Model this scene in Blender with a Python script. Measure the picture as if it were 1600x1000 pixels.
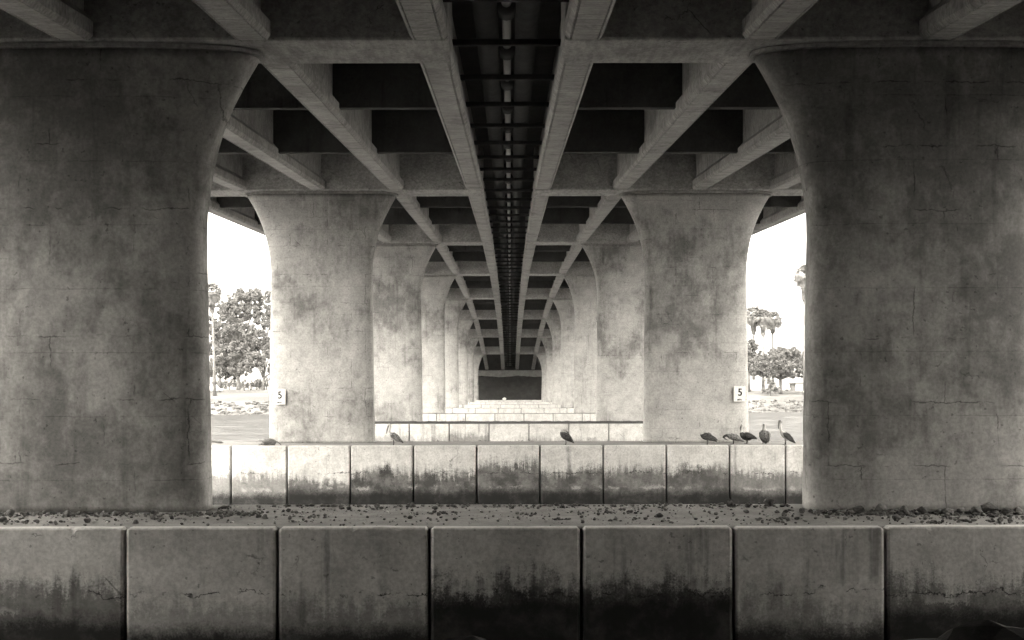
import bpy, bmesh, math, random
import numpy as np
from mathutils import Vector, Matrix, noise as mn

for o in list(bpy.data.objects):
    bpy.data.objects.remove(o)
SC = bpy.context.scene
COL = SC.collection
R = math.radians

# ------------------------------------------------------------------ camera
cam_d = bpy.data.cameras.new('camera')
cam = bpy.data.objects.new('camera', cam_d)
COL.objects.link(cam)
CAM_Z = 2.83
cam.location = (0.08, 0.0, CAM_Z)
cam.rotation_euler = (R(90), R(0.08), 0)
cam_d.sensor_width = 36.0
cam_d.lens = 1994.0 / 1600.0 * 36.0
cam_d.shift_x = 2.5 / 1600.0
cam_d.shift_y = 105.0 / 1600.0
cam_d.clip_start = 0.1
cam_d.clip_end = 6000
SC.camera = cam

# ------------------------------------------------------------------ world and sun (bright overcast)
SUN_EL, SUN_AZ = R(52), R(200)
w = bpy.data.worlds.new('World')
SC.world = w
w.use_nodes = True
nt = w.node_tree
for n in list(nt.nodes):
    nt.nodes.remove(n)
sky = nt.nodes.new('ShaderNodeTexSky')
sky.sky_type = 'NISHITA'
sky.sun_disc = False
sky.sun_elevation = SUN_EL
sky.sun_rotation = SUN_AZ
sky.air_density = 1.0
sky.dust_density = 4.0
hs = nt.nodes.new('ShaderNodeHueSaturation')
hs.inputs['Saturation'].default_value = 0.0
tint = nt.nodes.new('ShaderNodeMix')
tint.data_type = 'RGBA'
tint.blend_type = 'MULTIPLY'
tint.inputs[0].default_value = 1.0
tint.inputs[7].default_value = (1.0, 0.948, 0.855, 1)
bg = nt.nodes.new('ShaderNodeBackground')
bg.inputs['Strength'].default_value = 0.15
wo = nt.nodes.new('ShaderNodeOutputWorld')
nt.links.new(sky.outputs[0], hs.inputs['Color'])
nt.links.new(hs.outputs[0], tint.inputs[6])
nt.links.new(tint.outputs[2], bg.inputs['Color'])
nt.links.new(bg.outputs[0], wo.inputs['Surface'])

sun_d = bpy.data.lights.new('sun', 'SUN')
sun_d.energy = 0.6
sun_d.angle = R(25)
sun_d.color = (1.0, 0.97, 0.92)
sun = bpy.data.objects.new('sun', sun_d)
COL.objects.link(sun)
# Nishita rotation: 0 = +Y, turning clockwise seen from above
sdir = Vector((math.sin(SUN_AZ) * math.cos(SUN_EL), math.cos(SUN_AZ) * math.cos(SUN_EL), math.sin(SUN_EL)))
sun.rotation_euler = sdir.to_track_quat('Z', 'Y').to_euler()

SC.view_settings.view_transform = 'Standard'
SC.view_settings.look = 'None'
SC.view_settings.exposure = 3.74
SC.view_settings.gamma = 1.0
SC.view_settings.use_curve_mapping = False
SC.render.engine = 'CYCLES'
SC.cycles.use_denoising = True
SC.cycles.max_bounces = 10
SC.cycles.diffuse_bounces = 4
SC.cycles.adaptive_threshold = 0.03
SC.cycles.glossy_bounces = 4
SC.cycles.sample_clamp_indirect = 8.0

# ------------------------------------------------------------------ layout constants (metres)
S = 36.0                        # span
D1 = 25.56                      # front of the first footing
F_DEPTH = 5.3
WATER_Z = -2.97
GX = (1.75, 5.73, 9.72, 13.70, 17.68)   # girder lines of one carriageway
CX = 9.62                       # column line
N_PIER = 8
def yc(n): return 29.75 + S * (n - 1)
def zb(n): return CAM_Z + 12.15 - 0.376 * (n - 4.4) ** 2
GH = 2.2

# ------------------------------------------------------------------ helpers
def tag(o, label=None, cat=None, group=None, kind=None):
    if label: o['label'] = label
    if cat: o['category'] = cat
    if group: o['group'] = group
    if kind: o['kind'] = kind
    return o

def link(name, mesh, mat=None, parent=None, loc=(0, 0, 0), rot=(0, 0, 0)):
    o = bpy.data.objects.new(name, mesh)
    COL.objects.link(o)
    o.location = loc
    o.rotation_euler = rot
    if mat is not None and mesh is not None and not mesh.materials:
        mesh.materials.append(mat)
    if parent is not None:
        o.parent = parent
    return o

def empty(name, loc=(0, 0, 0), rotz=0.0):
    o = bpy.data.objects.new(name, None)
    COL.objects.link(o)
    o.location = loc
    o.rotation_euler = (0, 0, rotz)
    o.empty_display_size = 0.3
    return o

def mesh_from(name, verts, faces, smooth=False):
    me = bpy.data.meshes.new(name)
    me.from_pydata([tuple(v) for v in verts], [], faces)
    me.validate()
    bm = bmesh.new(); bm.from_mesh(me)
    bmesh.ops.recalc_face_normals(bm, faces=bm.faces)
    bm.to_mesh(me); bm.free()
    if smooth:
        me.polygons.foreach_set('use_smooth', [True] * len(me.polygons))
    me.update()
    return me

def box_mesh(name, x0, x1, y0, y1, z0, z1, bevel=0.0, seg=2, smooth=True):
    bm = bmesh.new()
    bmesh.ops.create_cube(bm, size=1.0)
    for v in bm.verts:
        v.co = Vector((x0 + (v.co.x + .5) * (x1 - x0), y0 + (v.co.y + .5) * (y1 - y0), z0 + (v.co.z + .5) * (z1 - z0)))
    if bevel > 0:
        bmesh.ops.bevel(bm, geom=list(bm.edges), offset=bevel, segments=seg, affect='EDGES', profile=0.5)
    me = bpy.data.meshes.new(name)
    bm.to_mesh(me); bm.free()
    return me

def boxes_mesh(name, lst, bevel=0.0):
    vs, fs = [], []
    for (x0, x1, y0, y1, z0, z1) in lst:
        b = len(vs)
        vs += [(x0, y0, z0), (x1, y0, z0), (x1, y1, z0), (x0, y1, z0), (x0, y0, z1), (x1, y0, z1), (x1, y1, z1), (x0, y1, z1)]
        fs += [(b, b+3, b+2, b+1), (b+4, b+5, b+6, b+7), (b, b+1, b+5, b+4), (b+1, b+2, b+6, b+5), (b+2, b+3, b+7, b+6), (b+3, b, b+4, b+7)]
    return mesh_from(name, vs, fs)

def tube_data(path, radii, seg=10, ref=(0, 1, 0)):
    """closed tube along a path; a radius is r or (r_side, r_normal)"""
    P = [Vector(p) for p in path]
    vs, fs = [], []
    ref = Vector(ref)
    n = len(P)
    for i in range(n):
        t = (P[min(i + 1, n - 1)] - P[max(i - 1, 0)]).normalized()
        side = ref - t * ref.dot(t)
        if side.length < 1e-4:
            side = Vector((1, 0, 0)) - t * t.x
        side.normalize()
        nor = t.cross(side)
        r = radii[i] if hasattr(radii, '__len__') else radii
        a, b = r if hasattr(r, '__len__') else (r, r)
        for k in range(seg):
            th = 2 * math.pi * k / seg
            vs.append(P[i] + side * (a * math.cos(th)) + nor * (b * math.sin(th)))
    for i in range(n - 1):
        for k in range(seg):
            k2 = (k + 1) % seg
            fs.append((i * seg + k, i * seg + k2, (i + 1) * seg + k2, (i + 1) * seg + k))
    fs.append(tuple(range(seg - 1, -1, -1)))
    fs.append(tuple(range((n - 1) * seg, n * seg)))
    return vs, fs

def tubes_mesh(name, items, seg=8, smooth=True):
    vs, fs = [], []
    for it in items:
        path, rad = it[0], it[1]
        ref = it[2] if len(it) > 2 else (0, 1, 0)
        v, f = tube_data(path, rad, seg, ref)
        b = len(vs)
        vs += v
        fs += [tuple(i + b for i in q) for q in f]
    return mesh_from(name, vs, fs, smooth)

# ------------------------------------------------------------------ node helper
class NT:
    def __init__(self, name):
        self.m = bpy.data.materials.new(name)
        self.m.use_nodes = True
        self.t = self.m.node_tree
        self.b = self.t.nodes['Principled BSDF']
        self.pos = self.t.nodes.new('ShaderNodeNewGeometry').outputs['Position']
        oi = self.t.nodes.new('ShaderNodeObjectInfo')
        self.rand, self.ocol = oi.outputs['Random'], oi.outputs['Color']
    def put(self, sock, v):
        if hasattr(v, 'is_output') or isinstance(v, bpy.types.NodeSocket):
            self.t.links.new(v, sock)
        else:
            sock.default_value = v
    def math(self, op, a, b=0.0, c=None, clamp=False):
        n = self.t.nodes.new('ShaderNodeMath'); n.operation = op; n.use_clamp = clamp
        self.put(n.inputs[0], a); self.put(n.inputs[1], b)
        if c is not None: self.put(n.inputs[2], c)
        return n.outputs[0]
    def vmul(self, v, s):
        n = self.t.nodes.new('ShaderNodeVectorMath'); n.operation = 'MULTIPLY'
        self.put(n.inputs[0], v); self.put(n.inputs[1], s)
        return n.outputs[0]
    def vadd(self, v, s):
        n = self.t.nodes.new('ShaderNodeVectorMath'); n.operation = 'ADD'
        self.put(n.inputs[0], v); self.put(n.inputs[1], s)
        return n.outputs[0]
    def noise(self, scale, detail=6, rough=0.6, vec=None, w=None, dist=0.0, color=False):
        n = self.t.nodes.new('ShaderNodeTexNoise')
        n.noise_dimensions = '3D'
        v = self.pos if vec is None else vec
        if w is not None: v = self.vadd(v, self.comb(w, w, w))
        self.put(n.inputs['Vector'], v)
        n.inputs['Scale'].default_value = scale
        n.inputs['Detail'].default_value = min(detail, 6)
        n.inputs['Roughness'].default_value = rough
        n.inputs['Distortion'].default_value = dist
        return n.outputs['Color' if color else 'Fac']
    def ramp(self, v, a, b, lo=0.0, hi=1.0):
        n = self.t.nodes.new('ShaderNodeMapRange'); n.clamp = True
        n.interpolation_type = 'SMOOTHSTEP'
        self.put(n.inputs[0], v); self.put(n.inputs[1], a); self.put(n.inputs[2], b); self.put(n.inputs[3], lo); self.put(n.inputs[4], hi)
        return n.outputs[0]
    def mix(self, f, a, b, mode='MIX'):
        n = self.t.nodes.new('ShaderNodeMix'); n.data_type = 'RGBA'; n.blend_type = mode
        self.put(n.inputs[0], f); self.put(n.inputs[6], a); self.put(n.inputs[7], b)
        return n.outputs[2]
    def sep(self, v):
        n = self.t.nodes.new('ShaderNodeSeparateXYZ'); self.put(n.inputs[0], v); return n.outputs
    def comb(self, x, y, z):
        n = self.t.nodes.new('ShaderNodeCombineXYZ')
        self.put(n.inputs[0], x); self.put(n.inputs[1], y); self.put(n.inputs[2], z); return n.outputs[0]
    def voro(self, scale, vec, feature='DISTANCE_TO_EDGE'):
        n = self.t.nodes.new('ShaderNodeTexVoronoi'); n.feature = feature
        self.put(n.inputs['Vector'], vec); n.inputs['Scale'].default_value = scale
        return n.outputs['Distance']
    def bump(self, h, strength=0.4, dist=0.02, normal=None):
        n = self.t.nodes.new('ShaderNodeBump')
        n.inputs['Strength'].default_value = strength
        n.inputs['Distance'].default_value = dist
        self.put(n.inputs['Height'], h)
        if normal is not None: self.put(n.inputs['Normal'], normal)
        return n.outputs[0]
    def out(self, color, rough=0.9, normal=None, spec=0.25):
        self.put(self.b.inputs['Base Color'], color)
        self.put(self.b.inputs['Roughness'], rough)
        self.b.inputs['Specular IOR Level'].default_value = spec
        if normal is not None: self.put(self.b.inputs['Normal'], normal)
        return self.m

def g(v, warm=1.0):
    """warm grey of the toned photograph"""
    return (v, v * (1 - 0.018 * warm), v * (1 - 0.045 * warm), 1)

def concrete(name, base=0.42, stain=0.6, dark=0.10, stain_lo=0.50, stain_hi=0.66, stain_scale=0.22,
             lines=False, crack=0.7, grain=None, streak=0.35, algae=False, bias=False, relief=0.5):
    N = NT(name)
    wv = N.math('MULTIPLY', N.rand, 37.0)
    xyz = N.sep(N.pos)
    big = N.noise(stain_scale, 5, 0.66, w=wv)
    mid = N.noise(1.4, 5, 0.70, w=wv)
    fine = N.noise(12.0, 3, 0.7)
    brush = N.noise(1.0, 4, 0.7, vec=N.vmul(N.pos, (3.2, 3.2, 1.7)), w=wv)
    # blotchy grime
    if bias:
        bsc = N.t.nodes.new('ShaderNodeSeparateColor'); N.put(bsc.inputs[0], N.ocol)
        # object colour: R = how far the grime has spread, G/B = height band (metres / 20) where it is heaviest
        zc = N.math('MULTIPLY', bsc.outputs[1], 20.0)
        bell = N.ramp(N.math('ABSOLUTE', N.math('SUBTRACT', xyz[2], zc)), 0.0, N.math('MULTIPLY', bsc.outputs[2], 20.0), 1.0, 0.0)
        big_s = N.math('ADD', big, N.math('ADD', N.math('SUBTRACT', bsc.outputs[0], 0.5), N.math('MULTIPLY', bell, 0.10)))
    else:
        big_s = big
    m = N.math('MULTIPLY', N.ramp(N.math('MULTIPLY_ADD', brush, 0.30, N.math('MULTIPLY_ADD', mid, 0.22, big_s)), stain_lo + 0.26, stain_hi + 0.26), N.ramp(mid, 0.30, 0.60, 0.5, 1.0))
    col = N.mix(N.math('MULTIPLY', m, stain), g(base), g(dark))
    # mottling and speckle
    k = N.math('MULTIPLY', N.ramp(mid, 0.25, 0.75, 0.76, 1.13), N.ramp(fine, 0.3, 0.7, 0.83, 1.11))
    # run-down streaks
    if streak > 0:
        st = N.noise(1.0, 4, 0.6, vec=N.vmul(N.pos, (2.6, 2.6, 0.16)), w=wv)
        sm = N.math('MULTIPLY', N.ramp(st, 0.54, 0.70), N.ramp(big, 0.40, 0.56))
        k = N.math('MULTIPLY', k, N.math('SUBTRACT', 1.0, N.math('MULTIPLY', sm, streak)))
    # pits
    pit = N.ramp(N.noise(8.0, 2, 0.5), 0.68, 0.75)
    k = N.math('MULTIPLY', k, N.math('SUBTRACT', 1.0, N.math('MULTIPLY', pit, 0.45)))
    h = N.math('ADD', N.math('MULTIPLY', mid, 0.6), N.math('MULTIPLY', fine, 0.25))
    if crack > 0 or lines:
        wob = N.math('SUBTRACT', N.noise(1.7, 4, 0.75, w=N.math('ADD', wv, 4.0)), 0.5)
        brk = N.noise(0.8, 3, 0.7, w=N.math('ADD', wv, 9.0))
    if crack > 0:
        wb = N.math('MULTIPLY', wob, 0.9)
        ed = N.voro(0.42, N.vadd(N.pos, N.comb(N.math('ADD', wb, wv), wv, N.math('MULTIPLY', wb, -0.8))))
        cm = N.math('MULTIPLY', N.ramp(ed, 0.001, N.ramp(mid, 0.35, 0.65, 0.004, 0.013), 1.0, 0.0), N.ramp(brk, 0.55, 0.64))
        k = N.math('MULTIPLY', k, N.math('SUBTRACT', 1.0, N.math('MULTIPLY', cm, crack)))
    if lines:
        wl = N.math('MULTIPLY', wob, 0.26)
        bv = N.comb(N.math('ADD', N.math('ADD', xyz[0], wl), N.math('MULTIPLY', N.rand, 9.0)), N.math('ADD', N.math('ADD', xyz[2], wl), N.math('MULTIPLY', N.rand, 5.0)), 0.0)
        br = N.t.nodes.new('ShaderNodeTexBrick')
        N.put(br.inputs['Vector'], bv)
        br.inputs['Scale'].default_value = 1.0
        br.inputs['Mortar Size'].default_value = 0.022
        br.inputs['Mortar Smooth'].default_value = 1.0
        br.inputs['Brick Width'].default_value = 1.9
        br.inputs['Row Height'].default_value = 1.45
        br.offset = 0.37
        lm = N.math('MULTIPLY', br.outputs['Fac'], N.ramp(brk, 0.49, 0.60))
        fr = N.math('ABSOLUTE', N.math('SUBTRACT', N.math('FRACT', N.math('DIVIDE', N.math('ADD', xyz[2], N.math('MULTIPLY', wl, 0.35)), 1.45)), 0.5))
        pm = N.math('MULTIPLY', N.ramp(fr, 0.0, 0.012, 1.0, 0.0), N.ramp(mid, 0.38, 0.60, 0.0, 0.6))
        lm = N.math('MAXIMUM', lm, pm)
        k = N.math('MULTIPLY', k, N.math('SUBTRACT', 1.0, N.math('MULTIPLY', lm, 0.62)))
    if grain is not None:
        gn = N.noise(1.0, 3, 0.7, vec=N.vmul(N.pos, grain))
        k = N.math('MULTIPLY', k, N.ramp(gn, 0.3, 0.7, 0.74, 1.12))
        h = N.math('ADD', h, N.math('MULTIPLY', gn, 0.5))
    col = N.mix(1.0, col, N.comb(k, k, k), 'MULTIPLY')
    if algae:
        ck = N.ramp(N.math('ABSOLUTE', N.math('ADD', N.math('ADD', xyz[2], 1.30), N.math('MULTIPLY', wob, 0.75))), 0.004, 0.028, 1.0, 0.0)
        col = N.mix(N.math('MULTIPLY', N.math('MULTIPLY', ck, N.ramp(brk, 0.45, 0.52)), 0.9), col, g(0.015))
        # object colour: R = height of the tide film (0..1 -> -3..0 m), G = its strength, B = height of the black wet band
        sc = N.t.nodes.new('ShaderNodeSeparateColor'); N.put(sc.inputs[0], N.ocol)
        film_z = N.math('MULTIPLY_ADD', sc.outputs[0], 3.0, -3.0)
        wet_z = N.math('MULTIPLY_ADD', sc.outputs[2], 3.0, -3.0)
        edge = N.math('MULTIPLY', N.math('SUBTRACT', N.noise(0.55, 3, 0.5, w=wv), 0.5), 1.1)
        speck = N.math('MULTIPLY', N.math('SUBTRACT', N.noise(26.0, 3, 0.75), 0.5), 0.85)
        spk2 = N.math('MULTIPLY', N.math('SUBTRACT', N.noise(4.0, 5, 0.7), 0.5), 1.0)
        drip = N.math('MULTIPLY', N.math('SUBTRACT', N.noise(1.0, 3, 0.6, vec=N.vmul(N.pos, (6.0, 6.0, 0.5))), 0.5), 1.1)
        zz = N.math('ADD', N.math('ADD', N.math('ADD', xyz[2], drip), edge), N.math('ADD', speck, spk2))
        col = N.mix(N.math('MULTIPLY', N.ramp(drip, 0.16, 0.30), 0.4), col, g(0.75))
        fm = N.math('MULTIPLY', N.ramp(N.math('SUBTRACT', film_z, zz), -0.25, 0.35), N.ramp(mid, 0.30, 0.62, 0.7, 1.0))
        col = N.mix(N.math('MULTIPLY', fm, sc.outputs[1]), col, g(0.035))
        zw = N.math('ADD', N.math('ADD', xyz[2], N.math('MULTIPLY', edge, 0.35)), N.math('ADD', N.math('MULTIPLY', speck, 0.45), N.math('MULTIPLY', spk2, 0.5)))
        wm = N.math('MULTIPLY', N.ramp(N.math('SUBTRACT', wet_z, zw), -0.18, 0.30), N.ramp(mid, 0.25, 0.55, 0.80, 1.0))
        shell = N.math('MULTIPLY', N.ramp(N.math('ABSOLUTE', N.math('SUBTRACT', N.math('SUBTRACT', wet_z, zw), -0.14)), 0.02, 0.10, 1.0, 0.0), N.ramp(N.noise(1.1, 3, 0.6, w=wv), 0.50, 0.60))
        col = N.mix(N.math('MULTIPLY', shell, 0.55), col, g(0.42))
        col = N.mix(N.math('MULTIPLY', wm, 0.94), col, g(0.012, 0.3))
    return N.out(col, 0.9, N.bump(h, relief, 0.03), 0.2)

def plain(name, v, rough=0.85, var=0.35, scale=3.0, bump=0.3, spec=0.25, warm=1.0, metal=0.0):
    N = NT(name)
    n = N.noise(scale, 8, 0.65)
    f = N.noise(scale * 9, 4, 0.6)
    col = N.mix(N.ramp(n, 0.3, 0.7), g(v * (1 - var), warm), g(v * (1 + var), warm))
    col = N.mix(1.0, col, N.mix(N.ramp(f, 0.3, 0.7), (0.85, 0.85, 0.85, 1), (1.1, 1.1, 1.1, 1)), 'MULTIPLY')
    N.b.inputs['Metallic'].default_value = metal
    return N.out(col, rough, N.bump(N.math('ADD', n, N.math('MULTIPLY', f, 0.3)), bump, 0.02 * 3 / scale), spec)

M = {}
M['column'] = concrete('column_concrete', 0.47, 0.78, 0.09, 0.405, 0.66, 0.24, lines=True, crack=0.4, streak=0.30, bias=True)
M['cap'] = concrete('beam_concrete', 0.40, 0.45, 0.14, 0.50, 0.70, 0.4, crack=0.6, grain=(6, 1.2, 9), streak=0.0, relief=0.15)
M['girder'] = concrete('girder_concrete', 0.40, 0.55, 0.12, 0.50, 0.68, 0.45, crack=0.0, grain=(1.2, 9, 5), streak=0.3, relief=0.15)
M['dia'] = concrete('diaphragm_concrete', 0.06, 0.5, 0.02, 0.48, 0.66, 0.5, crack=0.0, streak=0.4)  # water-stained concrete, base colour darkened further to deepen the recess shade
M['deck'] = concrete('deck_concrete', 0.06, 0.5, 0.03, 0.48, 0.66, 0.4, crack=0.0, streak=0.0)  # slab colour lowered to paint in the shade between the girders
M['panel'] = concrete('panel_concrete', 0.57, 0.35, 0.16, 0.52, 0.70, 0.6, crack=0.55, streak=0.45, algae=True)
M['footing'] = concrete('footing_concrete', 0.24, 0.5, 0.12, 0.46, 0.64, 0.9, crack=0.4, streak=0.0)
M['dirt'] = plain('dirt', 0.045, 1.0, 0.5, 2.0, 0.8)
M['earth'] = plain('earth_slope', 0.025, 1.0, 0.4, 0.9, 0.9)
M['stone'] = plain('rubble_stone', 0.10, 0.95, 0.6, 2.5, 0.6)
M['stone_pale'] = plain('shell_and_grit', 0.40, 0.95, 0.4, 4.0, 0.5)
M['boulder'] = plain('boulder', 0.02, 0.9, 0.5, 2.0, 0.9)
M['riprap'] = plain('riprap_stone', 0.05, 0.95, 0.55, 0.6, 0.6)
M['bark'] = plain('bark', 0.07, 0.95, 0.4, 1.5, 0.7)
M['bark_pale'] = plain('bark_pale', 0.10, 0.95, 0.3, 1.5, 0.6)
M['pipe'] = plain('pipe_steel', 0.06, 0.45, 0.3, 2.0, 0.2, 0.5, 0.5)
M['black_steel'] = plain('black_steel', 0.02, 0.95, 0.4, 2.0, 0.3, 0.3, 0.2)
M['white_paint'] = plain('white_paint', 0.78, 0.6, 0.06, 1.0, 0.05)
M['black_paint'] = plain('black_paint', 0.012, 0.95, 0.1, 1.0, 0.0, spec=0.0, warm=0.2)
M['glass'] = plain('dark_glass', 0.05, 0.12, 0.1, 1.0, 0.0, 0.5, 0.3)
M['rubber'] = plain('rubber', 0.025, 0.9, 0.2, 3.0, 0.1, warm=0.2)
M['roof'] = plain('roof_sheet', 0.16, 0.8, 0.2, 1.0, 0.1)
M['wood'] = plain('weathered_wood', 0.10, 0.9, 0.4, 2.0, 0.4)
M['plume_dark'] = plain('plumage_dark', 0.05, 0.8, 0.7, 14.0, 0.6, warm=0.4)
M['plume_grey'] = plain('plumage_grey', 0.16, 0.8, 0.8, 16.0, 0.6, warm=0.6)
M['plume_pale'] = plain('plumage_pale', 0.42, 0.8, 0.2, 12.0, 0.3)
M['bill'] = plain('bill', 0.13, 0.6, 0.4, 9.0, 0.2)
M['leg'] = plain('bird_leg', 0.05, 0.7, 0.3, 9.0, 0.1)

def leaf_mat(name, v):
    N = NT(name)
    n = N.noise(0.55, 5, 0.6)
    f = N.noise(6.0, 3, 0.6)
    col = N.mix(N.ramp(n, 0.35, 0.65), g(v * 0.7, 0.8), g(v * 1.35, 1.0))
    col = N.mix(1.0, col, N.mix(f, (0.7, 0.7, 0.7, 1), (1.3, 1.3, 1.3, 1)), 'MULTIPLY')
    N.out(col, 0.6, None, 0.3)
    t = N.t
    tr = t.nodes.new('ShaderNodeBsdfTranslucent'); N.put(tr.inputs[0], col)
    mx = t.nodes.new('ShaderNodeMixShader'); mx.inputs[0].default_value = 0.4
    t.links.new(N.b.outputs[0], mx.inputs[1]); t.links.new(tr.outputs[0], mx.inputs[2])
    t.links.new(mx.outputs[0], t.nodes['Material Output'].inputs['Surface'])
    return N.m
M['leaf'] = leaf_mat('leaf', 0.12)
M['leaf_dark'] = leaf_mat('leaf_dark', 0.095)
M['leaf_pale'] = leaf_mat('leaf_pale', 0.12)
M['frond_dead'] = leaf_mat('frond_dead', 0.16)

def lawn_mat():
    N = NT('lawn')
    a = N.noise(0.05, 6, 0.6); b = N.noise(1.8, 6, 0.7)
    col = N.mix(N.ramp(a, 0.35, 0.65), g(0.055), g(0.09))
    col = N.mix(1.0, col, N.mix(N.ramp(b, 0.3, 0.7), (0.8, 0.8, 0.8, 1), (1.15, 1.15, 1.15, 1)), 'MULTIPLY')
    return N.out(col, 0.95, N.bump(b, 0.5, 0.1), 0.1)
M['lawn'] = lawn_mat()
def bank_mat():
    N = NT('near_bank_earth')
    a = N.noise(0.4, 8, 0.65); b = N.noise(6, 6, 0.7)
    col = N.mix(N.ramp(a, 0.35, 0.65), g(0.04), g(0.09))
    return N.out(col, 0.95, N.bump(N.math('ADD', a, N.math('MULTIPLY', b, 0.4)), 0.8, 0.15), 0.15)
M['bank'] = bank_mat()
def water_mat():
    N = NT('water_surface')
    v1 = N.vmul(N.pos, (0.45, 1.0, 1.0))
    a = N.noise(0.6, 4, 0.70, vec=v1)
    b = N.noise(3.0, 3, 0.6, vec=v1)
    h = N.math('ADD', a, N.math('MULTIPLY', b, 0.03))
    nrm = N.bump(h, 1.0, 0.25)
    N.out(g(0.04, 0.6), 0.5, nrm, 0.0)
    t = N.t
    gl = t.nodes.new('ShaderNodeBsdfGlossy'); gl.inputs['Roughness'].default_value = 0.05
    N.put(gl.inputs['Normal'], nrm)
    mx = t.nodes.new('ShaderNodeMixShader'); mx.inputs[0].default_value = 0.085
    t.links.new(N.b.outputs[0], mx.inputs[1]); t.links.new(gl.outputs[0], mx.inputs[2])
    t.links.new(mx.outputs[0], t.nodes['Material Output'].inputs['Surface'])
    return N.m
M['water'] = water_mat()

# ------------------------------------------------------------------ water and land
def axis(pts):
    out = []
    for a, b, st in pts:
        n = max(1, int(round((b - a) / st)))
        out += [a + (b - a) * i / n for i in range(n)]
    return out + [pts[-1][1]]
wx = axis([(-2500, -300, 400), (-300, -100, 25), (-100, 100, 1.3), (100, 300, 25), (300, 2500, 400)])
wy = axis([(-300, 15, 40), (15, 62, 1.5), (62, 292, 0.75), (292, 330, 20)])
vs = []
for y_ in wy:
    for x_ in wx:
        k_ = 1.0 if abs(x_) < 105 and 14 < y_ < 291 else 0.0
        vs.append((x_, y_, WATER_Z + k_ * (0.30 * mn.noise(Vector((x_ * 0.13, y_ * 0.28, 0.0))) + 0.14 * mn.noise(Vector((x_ * 0.34 + 7, y_ * 0.75, 3.0))))))
nx_ = len(wx)
fs = [(j_ * nx_ + i_, j_ * nx_ + i_ + 1, (j_ + 1) * nx_ + i_ + 1, (j_ + 1) * nx_ + i_) for j_ in range(len(wy) - 1) for i_ in range(nx_ - 1)]
me = mesh_from('water', vs, fs, True)
tag(link('water', me, M['water']), 'pale rippled channel water between the pier footings and far shore', 'water', kind='structure')

def smooth(t): t = max(0.0, min(1.0, t)); return t * t * (3 - 2 * t)
def lerp_pts(t, pts):
    if t <= pts[0][0]: return pts[0][1]
    for (a, za), (b, zb_) in zip(pts, pts[1:]):
        if t <= b: return za + (zb_ - za) * (t - a) / (b - a)
    return pts[-1][1]
def shore_y(x): return 279.0 + max(-60, min(60, x)) * 0.174
Y_ABUT = yc(9)
def far_z(x, y):
    t = y - shore_y(x)
    park = lerp_pts(t, [(-14, -5.5), (0, -2.97), (8, -0.35), (14, 0.0), (58, 2.2), (3000, 2.4)])
    under = lerp_pts(t, [(-14, -5.5), (0, -2.97), (8, -0.35), (3000, -0.35)])
    k = smooth((abs(x) - 20.0) / 6.0)
    z = under + (park - under) * k
    if y > Y_ABUT + 1.2:
        bank = zb(9) + GH - 0.1 - max(0.0, abs(x) - 19.5) / 1.8
        z = max(z, bank if y > Y_ABUT + 1.3 else z)
    return z + 0.12 * mn.noise(Vector((x * 0.25, y * 0.25, 3.0))) * smooth((t - 2) / 8)
def near_z(x, y):
    u = lerp_pts(-y, [(-40, -6.0), (-19, -5.0), (-15, -2.9), (-9, 0.0), (0, 0.6), (2, 1.0), (5.2, 5.6), (6.5, 6.1), (400, 6.1)])
    p = lerp_pts(-y, [(-29, -5.0), (-25, -2.9), (-16, 10.2), (-10, 12.2), (0, 12.6), (400, 12.6)])  # side bluffs: added out of view, raised to block sky light near the camera
    k = smooth((abs(x) - 19.5) / 3.6)
    z = u + (p - u) * k
    if y < -7.4:
        z = max(z, zb(0) + GH - 0.1 - max(0.0, abs(x) - 19.5) / 1.8)
    return z + 0.15 * mn.noise(Vector((x * 0.6, y * 0.6, 1.0)))

def grid_mesh(name, xs, ys, fn):
    vs = [(x, y, fn(x, y)) for y in ys for x in xs]
    nx = len(xs)
    fs = [(j * nx + i, j * nx + i + 1, (j + 1) * nx + i + 1, (j + 1) * nx + i) for j in range(len(ys) - 1) for i in range(nx - 1)]
    return mesh_from(name, vs, fs, True)
def axis(pts):
    out = []
    for a, b, st in pts:
        n = max(1, int(round((b - a) / st)))
        out += [a + (b - a) * i / n for i in range(n)]
    return out + [pts[-1][1]]
xs = axis([(-2500, -200, 230), (-200, -80, 20), (-80, 80, 2.0), (80, 200, 20), (200, 2500, 230)])
ys = axis([(262, 300, 2.0), (300, 316, 2.0), (316, 322, 0.6), (322, 360, 2.5), (360, 600, 40), (600, 3500, 400)])
tag(link('ground', grid_mesh('ground', xs, ys, far_z), M['lawn']), 'pale dry lawn rising behind the riprap on the far shore', 'ground', kind='structure')
xs = axis([(-600, -60, 60), (-60, -30, 5), (-30, 30, 1.0), (30, 60, 5), (60, 600, 60)])
ys = axis([(-400, -40, 40), (-40, -8, 4), (-8, 40, 0.8)])
tag(link('near_bank_light_bluffs', grid_mesh('near_bank_light_bluffs', xs, ys, near_z), M['bank']), 'dark earth bank below the camera, with added unseen side bluffs blocking sky light', 'bank', kind='structure')

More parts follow.
